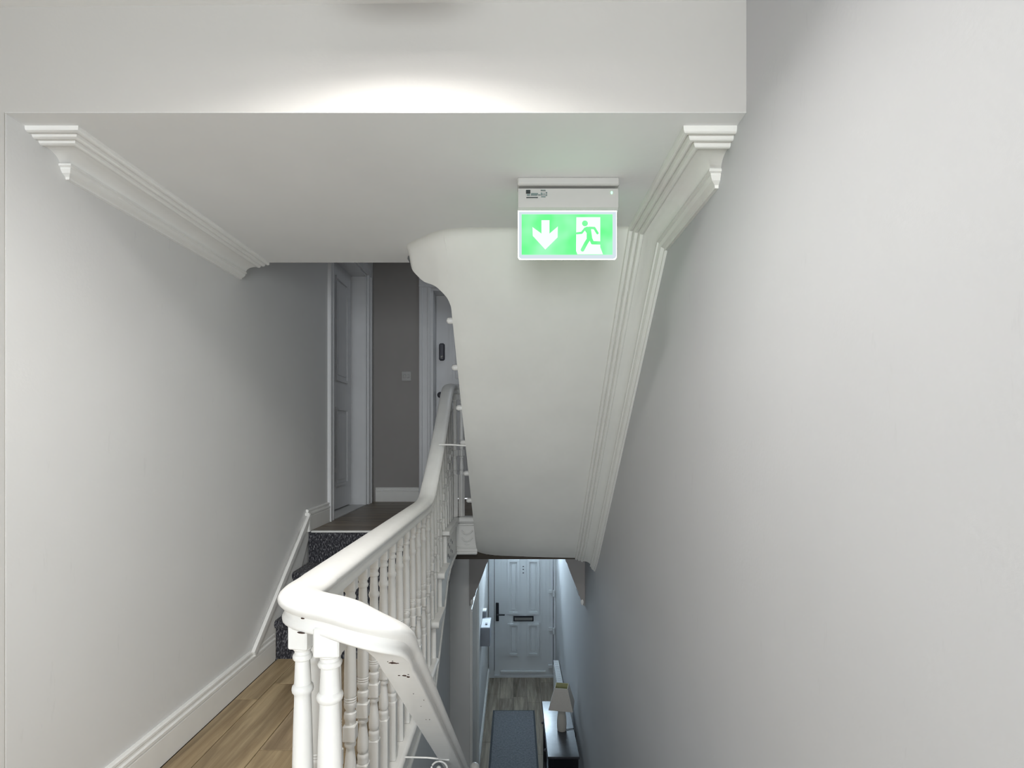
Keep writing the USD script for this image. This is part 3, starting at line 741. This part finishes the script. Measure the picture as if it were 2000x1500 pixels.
man = unary_union([Point(sx(1224), sz(856)).buffer(42 / 7.5 * u), cp([(1205, 935), (1250, 905), (1310, 915), (1318, 985), (1330, 1075), (1300, 1110), (1250, 1085), (1250, 1000)]),
                   cl_([(1228, 930), (1175, 995), (1105, 1002)], 30), cl_([(1285, 922), (1362, 925), (1408, 1000)], 34), cl_([(1285, 1075), (1238, 1150), (1188, 1245)], 52), cl_([(1305, 1075), (1335, 1142), (1470, 1145)], 48)])
part(panel, 'green_field', ext_xz(gr.difference(arrow).difference(door), face - .0003, face), 'green')
part(panel, 'green_field', ext_xz(gr, yp + .004, yp + .0044), 'green')
part(panel, 'arrow', ext_xz(arrow, face - .0004, face), 'white_glow', label='white arrow pointing down')
part(panel, 'doorway_symbol', ext_xz(door.difference(man), face - .0004, face), 'white_glow', label='white doorway shape')
part(panel, 'running_man', ext_xz(man, face - .0005, face), 'green', label='green running man symbol')
lab = part(sign, 'rating_label', [bx(sx(355), sx(418), SY - .0065, SY - .002, sz(440), sz(395)), bx(sx(360), sx(528), SY - .0065, SY - .002, sz(508), sz(500))], 'label', label='small dark print on the housing')
bars = [(430, 530, 440, 452), (368, 412, 452, 474), (425, 520, 458, 472), (530, 566, 458, 468), (570, 592, 432, 466), (602, 610, 440, 466), (622, 630, 440, 466), (645, 664, 424, 438), (642, 664, 456, 476), (575, 640, 484, 498), (570, 640, 392, 400)]
part(lab, 'print_line', [bx(sx(a), sx(b), SY - .0062, SY - .002, sz(d), sz(c)) for a, b, c, d in bars], 'label_pale')
led = trimesh.creation.icosphere(2, .0032); led.apply_scale([1, .6, 1.6]); led.apply_translation([sx(1608), SY - .003, sz(428)])
part(sign, 'status_light', led, 'led', smooth=True, label='small green status light')

# ---------------------------------------------------------------- ceiling lamp of the half landing (just out of the frame)
lamp = thing('ceiling_light', 'round drum ceiling lamp over the half landing, just in front of the header', 'ceiling light', LAMP)
part(lamp, 'drum_shade', lathe([(0, LAMP[2] + .042), (.160, LAMP[2] + .042), (.160, LAMP[2] - .068), (.153, LAMP[2] - .068), (.153, LAMP[2] + .010), (0, LAMP[2] + .010)], (LAMP[0], LAMP[1], 0), 40), 'plastic', smooth=30)
part(lamp, 'diffuser', lathe([(0, LAMP[2] - .008), (.148, LAMP[2] - .008), (.148, LAMP[2] + .004), (0, LAMP[2] + .004)], (LAMP[0], LAMP[1], 0), 40), 'diffuser', smooth=30)

# ---------------------------------------------------------------- upper landing doors
def panel_mould(y0, y1, z0, z1, x, d=.012, w=.022):
    """Raised moulding frame on a leaf in the x plane."""
    return [bx(x, x + d, y0, y1, z0, z0 + w), bx(x, x + d, y0, y1, z1 - w, z1), bx(x, x + d, y0, y0 + w, z0 + w, z1 - w), bx(x, x + d, y1 - w, y1, z0 + w, z1 - w),
            bevel_box(x - .002, x + .006, y0 + .05, y1 - .05, z0 + .05, z1 - .05, .004)]
def frame_xz(x0, x1, z0, z1, y, d=.012, w=.022, field=True):
    m = [bx(x0, x1, y - d, y, z0, z0 + w), bx(x0, x1, y - d, y, z1 - w, z1), bx(x0, x0 + w, y - d, y, z0 + w, z1 - w), bx(x1 - w, x1, y - d, y, z0 + w, z1 - w)]
    if field and x1 - x0 > .1:
        m.append(bevel_box(x0 + w * 1.9, x1 - w * 1.9, y - .007, y + .002, z0 + w * 1.9, z1 - w * 1.9, .005))
    return m
d1 = thing('door_2', 'panelled white door in a deep reveal at the left end of the upper landing', 'door', (XL - .15, 4.45, L1), kind='structure')
XD = XL - .135
leaf = part(d1, 'door_leaf', bx(XD - .04, XD, 4.0, 4.90, L1 + .012, L1 + 2.075), 'trim_cool')
for (y0, y1, z0, z1) in [(4.10, 4.42, .20, .86), (4.48, 4.80, .20, .86), (4.10, 4.42, 1.08, 1.95), (4.48, 4.80, 1.08, 1.95)]:
    part(leaf, 'door_panel', panel_mould(y0, y1, L1 + z0, L1 + z1, XD), 'trim_cool')
part(d1, 'door_lining', [bx(XD - .05, XL - .001, 4.92, 4.949, L1, L1 + 2.068), bx(XD - .05, XL - .001, 3.981, 3.995, L1, L1 + 2.068), bx(XD - .05, XL - .001, 3.981, 4.949, L1 + 2.07, L1 + 2.089)], 'trim_cool')
APROF = [(0, 0), (0, .013), (.006, .019), (.022, .019), (.028, .014), (.066, .016), (.070, .024), (.090, .024), (.095, .018), (.095, 0)]
def architrave(owner, axis, a0, a1, z0, z1, face, w, m, right=True):
    """Two legs and a head of moulded architrave round an opening; axis 'y': opening in an x plane, facing +x; 'x': in a y plane, facing -y."""
    k = w / .095
    out = []
    for sgn, e in ((-1, a0), (1, a1)):
        pr = [(e + sgn * p * k, q) for p, q in APROF]
        if sgn > 0 and not right:
            continue
        poly = Polygon([(face + q, t) for t, q in pr]) if axis == 'y' else Polygon([(t, face - q) for t, q in pr])
        out.append(ext_xy(poly, z0, z1))
    hp_ = [(z1 + p * k, q) for p, q in APROF]
    if axis == 'y':
        g = ext_xz(Polygon([(face + q, t) for t, q in hp_]), a0 - w, a1 + w)
    else:
        g = ext_yz(Polygon([(face - q, t) for t, q in hp_]), a0 - w, a1 + w)
    for q in out + [g]:
        part(owner, 'architrave', q, m)
architrave(d1, 'y', 3.998, 4.945, L1, L1 + 2.085, XL, .095, 'trim_cool')
d2 = thing('door_3', 'white panelled door with a dark keypad lock at the back of the upper landing', 'door', (-.4, BY + .2, L1), kind='structure')
YD = BY + .19
leaf2 = part(d2, 'door_leaf', bx(D3X0 + .03, D3X1 - .03, YD, YD + .04, L1 + .012, L1 + 2.0), 'trim_cool')
for x0, x1 in ((-.64, -.41), (-.34, -.11)):
    part(leaf2, 'door_panel', frame_xz(x0, x1, L1 + 1.13, L1 + 1.86, YD, .012, .03), 'trim_cool')
    part(leaf2, 'door_panel', frame_xz(x0, x1, L1 + .22, L1 + .92, YD, .012, .03), 'trim_cool')
part(leaf2, 'rail_moulding', bx(-.70, -.08, YD - .012, YD, L1 + 1.02, L1 + 1.045), 'trim_cool')
dd = YD / 1060
kx, kz = (863.5 - 1005) * dd, E + (855 - 688) * dd
part(d2, 'keypad_lock', bevel_box(kx - .028, kx + .028, YD - .03, YD, kz - .085, kz + .085, .012), 'dark_steel', label='dark keypad lock plate')
kn = trimesh.creation.icosphere(2, .016); kn.apply_translation([kx, YD - .035, kz - .05]); part(d2, 'lock_knob', kn, 'steel', smooth=True)
kn = trimesh.creation.icosphere(2, .03); kn.apply_translation([(861 - 1005) * dd, YD - .04, E + (855 - 772) * dd]); part(d2, 'door_knob', kn, 'dark_steel', smooth=True)
architrave(d2, 'x', D3X0 + .004, D3X1 - .004, L1, L1 + 2.026, BY, .108, 'trim_cool')
part(d2, 'door_lining', [bx(D3X0 + .001, D3X0 + .028, BY + .001, BY + .29, L1, L1 + 2.0), bx(D3X1 - .028, D3X1 - .001, BY + .001, BY + .29, L1, L1 + 2.0), bx(D3X0 + .001, D3X1 - .001, BY + .001, BY + .29, L1 + 2.002, L1 + 2.029)], 'trim_cool')
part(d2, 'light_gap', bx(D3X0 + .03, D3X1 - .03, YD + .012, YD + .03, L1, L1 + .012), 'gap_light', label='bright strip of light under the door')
sw = thing('light_switch', 'double light switch plate on the taupe landing wall', 'light switch', ((794 - 1005) * BY / 1060, BY, E + (855 - 735) * BY / 1060))
cx_, cz_ = sw.base[0], sw.base[2]
part(sw, 'plate', bevel_box(cx_ - .046, cx_ + .046, BY - .010, BY, cz_ - .046, cz_ + .046, .004), 'switch')
for s_ in (-1, 1):
    part(sw, 'rocker', bevel_box(cx_ + s_ * .017 - .011, cx_ + s_ * .017 + .011, BY - .016, BY - .008, cz_ - .017, cz_ + .017, .003), 'switch')

# ---------------------------------------------------------------- entrance hall
FY = 8.126; fu = FY / 1060
def fx(p): return (p - 1005) * fu
def fz(p): return E - (p - 855) * fu
fd = thing('door_1', 'pale grey front door with moulded panels, black handle and letter flap at the end of the hall', 'door', (.13, 8.14, HZ), kind='structure')
LT = HZ + 1.99
fleaf = part(fd, 'door_leaf', bx(fx(966), fx(1080), 8.13, 8.19, HZ + .03, LT), 'upvc')
for x0, x1 in ((991.5, 1014.5), (1029.5, 1053)):
    part(fleaf, 'door_panel', frame_xz(fx(x0), fx(x1), fz(1199), fz(1093.5), 8.132, .026, .03), 'upvc')
    part(fleaf, 'door_panel', frame_xz(fx(x0), fx(x1), fz(1280), fz(1217.5), 8.132, .026, .03), 'upvc')
for x in (972.5, 979, 985, 1059, 1066, 1073):
    part(fleaf, 'groove_strip', bx(fx(x) - .003, fx(x) + .003, 8.126, 8.132, HZ + .25, LT), 'upvc')
part(fleaf, 'weather_bar', bevel_box(fx(977), fx(1066), 8.10, 8.132, fz(1313), fz(1309), .006), 'upvc')
part(fd, 'door_frame', [bx(fx(955), fx(965.2), 8.09, 8.20, HZ, LT + .06), bx(fx(1081), .610, 8.09, 8.20, HZ, LT + .06), bx(fx(955), .610, 8.09, 8.20, LT + .01, LT + .07), bx(fx(955), .610, 8.10, 8.2, HZ, HZ + .03)], 'upvc')
hd = part(fd, 'handle_plate', bevel_box(fx(968.3), fx(974.3), 8.112, 8.132, fz(1213), fz(1177), .006), 'black', label='long black handle plate')
part(hd, 'lever', [bevel_box(fx(970), fx(986), 8.07, 8.09, fz(1200.6), fz(1197.6), .006), bx(fx(970), fx(972.5), 8.08, 8.115, fz(1200.6), fz(1197.6))], 'black')
lf = part(fd, 'letter_plate', [bx(fx(1002.7), fx(1042), 8.112, 8.132, fz(1205.5), fz(1203)), bx(fx(1002.7), fx(1042), 8.112, 8.132, fz(1213), fz(1211)), bx(fx(1002.7), fx(1005), 8.112, 8.132, fz(1211), fz(1205.5)), bx(fx(1040), fx(1042), 8.112, 8.132, fz(1211), fz(1205.5))], 'black', label='dark letter box surround')
part(lf, 'flap', bx(fx(1005), fx(1040), 8.118, 8.13, fz(1211), fz(1205.5)), 'steel')
for yy in (1155, 1228, 1301):
    part(fd, 'hinge', [bevel_box(fx(1071), fx(1079), 8.09, 8.13, fz(yy + 3), fz(yy - 4), .006), bevel_box(fx(1079), fx(1083.5), 8.07, 8.10, fz(yy + 9), fz(yy - 4), .006)], 'upvc')
part(fd, 'number_mark', [bx(fx(1020.6), fx(1023.4), 8.124, 8.131, fz(a + .8), fz(a - .8)) for a in (1106.5, 1112, 1119)], 'dark_steel', label='three tiny dark marks on the door')
tr = thing('window_1', 'transom window above the front door letting in cool daylight', 'window', (.13, 8.2, LT + .1), kind='structure')
part(tr, 'window_frame', [bx(fx(955), .610, 8.12, 8.2, LT + .07, LT + .12), bx(fx(955), .610, 8.12, 8.2, E - 1.10, E - 1.05), bx(fx(955), fx(962), 8.12, 8.2, LT + .12, E - 1.10), bx(.555, .610, 8.12, 8.2, LT + .12, E - 1.10)], 'upvc')
part(tr, 'pane', bx(fx(962), .555, 8.15, 8.156, LT + .12, E - 1.10), 'glass')
# doorway in the hall's left wall
d4 = thing('door_4', 'white door and architrave in the left wall of the entrance hall', 'door', (XHL, 5.2, HZ), kind='structure')
part(d4, 'door_leaf', bx(XHL - .10, XHL - .06, D4Y0 + .02, D4Y1 - .02, HZ + .01, HZ + 2.03), 'trim_cool')
architrave(d4, 'y', D4Y0 + .004, D4Y1 - .004, HZ, HZ + 2.046, XHL, .08, 'trim')
part(d4, 'door_lining', [bx(XHL - .139, XHL - .001, D4Y0 + .001, D4Y0 + .02, HZ, HZ + 2.028), bx(XHL - .139, XHL - .001, D4Y1 - .02, D4Y1 - .001, HZ, HZ + 2.028), bx(XHL - .139, XHL - .001, D4Y0 + .001, D4Y1 - .001, HZ + 2.03, HZ + 2.049)], 'trim')
# arch corbels
def corbel(wx, s, label):
    c = [(0, E - 1.04), (.165, E - 1.04), (.165, E - 1.075), (.150, E - 1.10), (.115, E - 1.20), (.075, E - 1.30), (.052, E - 1.345), (.054, E - 1.37), (.040, E - 1.385), (.030, E - 1.42), (.012, E - 1.458), (0, E - 1.462)]
    o = thing('corbel', label, 'corbel', (wx, ARY, E - 1.25))
    part(o, 'bracket', ext_xz(Polygon([(wx + s * a, b) for a, b in c]).buffer(0), ARY - .03, ARY + .15), 'wall_dim')
    tip = trimesh.creation.icosphere(2, .018); tip.apply_scale([.8, .8, 1.6]); tip.apply_translation([wx + s * .022, ARY - .022, E - 1.43])
    part(o, 'drop', tip, 'trim', smooth=True)
corbel(XHL, 1, 'tapered plaster corbel on the left side of the hall arch')
corbel(XR, -1, 'tapered plaster corbel on the right wall below the stair underside')
# floor mat
mt = thing('floor_mat', 'long slate grey floor mat running to the front door', 'mat', (-.01, 5.8, HZ))
part(mt, 'backing', bevel_box(-.283, .262, 4.35, 7.12, HZ + .0005, HZ + .006, .002), 'mat_edge', label='dark rubber border')
part(mt, 'pile', bevel_box(-.262, .241, 4.37, 7.095, HZ + .004, HZ + .011, .003), 'mat')
# console table
TZ = E - 2.80
tb = thing('console_table', 'narrow black console table against the right wall of the hall', 'table', (.43, 5.26, HZ))
tx0, tx1, ty0, ty1 = .290, .572, 4.76, 5.77
part(tb, 'tabletop', bevel_box(tx0, tx1, ty0, ty1, TZ - .022, TZ, .004), 'table_top')
part(tb, 'apron', [bx(tx0 + .018, tx1 - .01, ty0 + .015, ty1 - .015, TZ - .16, TZ - .022)], 'ebony')
for k in range(2):
    y0 = ty0 + .03 + k * .48
    dr = part(tb, 'drawer', bevel_box(tx0 + .008, tx0 + .02, y0, y0 + .455, TZ - .15, TZ - .03, .003), 'ebony')
    kb = trimesh.creation.icosphere(2, .013); kb.apply_translation([tx0 - .006, y0 + .23, TZ - .09]); part(dr, 'knob', kb, 'dark_steel', smooth=True)
for x in (tx0 + .012, tx1 - .052):
    for y in (ty0 + .012, ty1 - .052):
        part(tb, 'leg', bevel_box(x, x + .04, y, y + .04, HZ, TZ - .022, .003), 'ebony')
part(tb, 'lower_shelf', bevel_box(tx0 + .02, tx1 - .01, ty0 + .02, ty1 - .02, HZ + .16, HZ + .18, .003), 'ebony')
# table lamp
lx, ly = .452, 5.20
tl = thing('table_lamp', 'cream ceramic table lamp with a square fabric shade on the console table', 'lamp', (lx, ly, TZ))
part(tl, 'base', lathe([(0, TZ), (.040, TZ), (.043, TZ + .008), (.046, TZ + .04), (.047, TZ + .08), (.043, TZ + .13), (.036, TZ + .175), (.031, TZ + .205), (.028, TZ + .225), (0, TZ + .225)], (lx, ly, 0), 28), 'ceramic', smooth=40)
part(tl, 'lamp_holder', lathe([(0, TZ + .22), (.016, TZ + .22), (.016, TZ + .29), (0, TZ + .29)], (lx, ly, 0), 16), 'dark_steel', smooth=30)
def frustum(b, t, z0, z1, th=.003):
    ang = math.radians(-10); out = []
    c, s_ = math.cos(ang), math.sin(ang)
    def ring(h, z): return [(lx + c * a - s_ * d, ly + s_ * a + c * d, z) for a, d in ((-h, -h), (h, -h), (h, h), (-h, h))]
    v = np.array(ring(b, z0) + ring(t, z1) + ring(b - th, z0) + ring(t - th, z1)); f = []
    for k in range(4):
        n = (k + 1) % 4
        f += [[k, n, 4 + n], [k, 4 + n, 4 + k], [8 + k, 12 + n, 8 + n], [8 + k, 12 + k, 12 + n], [4 + k, 4 + n, 12 + n], [4 + k, 12 + n, 12 + k], [k, 8 + n, n], [k, 8 + k, 8 + n]]
    return trimesh.Trimesh(v, f, process=False)
shd = part(tl, 'lamp_shade', frustum(.115, .062, TZ + .235, TZ + .425), 'shade')
part(shd, 'lining', frustum(.1115, .0585, TZ + .237, TZ + .4245, .002), 'shade_in', label='greenish inner lining')
part(tl, 'cable', tube([(lx + .04, ly + .0, TZ + .006), (lx + .07, ly + .01, TZ + .005), (.565, ly + .02, TZ + .006), (.590, ly + .03, TZ - .05), (.592, ly + .04, HZ + .3)], .003, 8), 'black', smooth=60)
# radiator
rd = thing('radiator', 'slim white radiator on the right wall between the console table and the front door', 'radiator', (.565, 6.9, E - 3.3))
part(rd, 'panel', [bevel_box(.532, .597, 6.15, 7.42, E - 3.47, E - 3.05, .006)] + [bevel_box(.527, .535, 6.18 + .05 * k, 6.21 + .05 * k, E - 3.44, E - 3.07, .004) for k in range(24)], 'radiator')
part(rd, 'top_grille', [bx(.530, .600, 6.15, 7.42, E - 3.05, E - 3.042)] + [bx(.545, .585, 6.20 + .06 * k, 6.225 + .06 * k, E - 3.042, E - 3.039) for k in range(20)], 'radiator')
for y in (6.3, 7.2):
    part(rd, 'bracket', bx(.59, .6105, y, y + .04, E - 3.4, E - 3.1), 'radiator')
# wall boxes in the hall
wb = thing('mail_box', 'grey box on the left hall wall with white papers lying on top', 'letter box', (XHL, 6.45, E - 2.3))
part(wb, 'body', bevel_box(XHL, -.285, 6.28, 6.66, E - 2.415, E - 2.205, .004), 'box_grey')
part(wb, 'paper', [bevel_box(XHL + .005, -.288, 6.29, 6.60, E - 2.205, E - 2.199, .001)], 'paper', label='white papers on the box')
part(wb, 'clip', bevel_box(-.345, -.32, 6.38, 6.43, E - 2.199, E - 2.190, .002), 'dark_steel')
wi = thing('wall_thermostat', 'small white topped control unit on the left hall wall, just beyond the grey box', 'thermostat', (XHL, 6.74, E - 2.2))
part(wi, 'casing', bevel_box(XHL, -.352, 6.70, 6.80, E - 2.26, E - 2.15, .004), 'box_grey')
part(wi, 'lid', bevel_box(XHL, -.350, 6.695, 6.805, E - 2.15, E - 2.135, .003), 'paper')
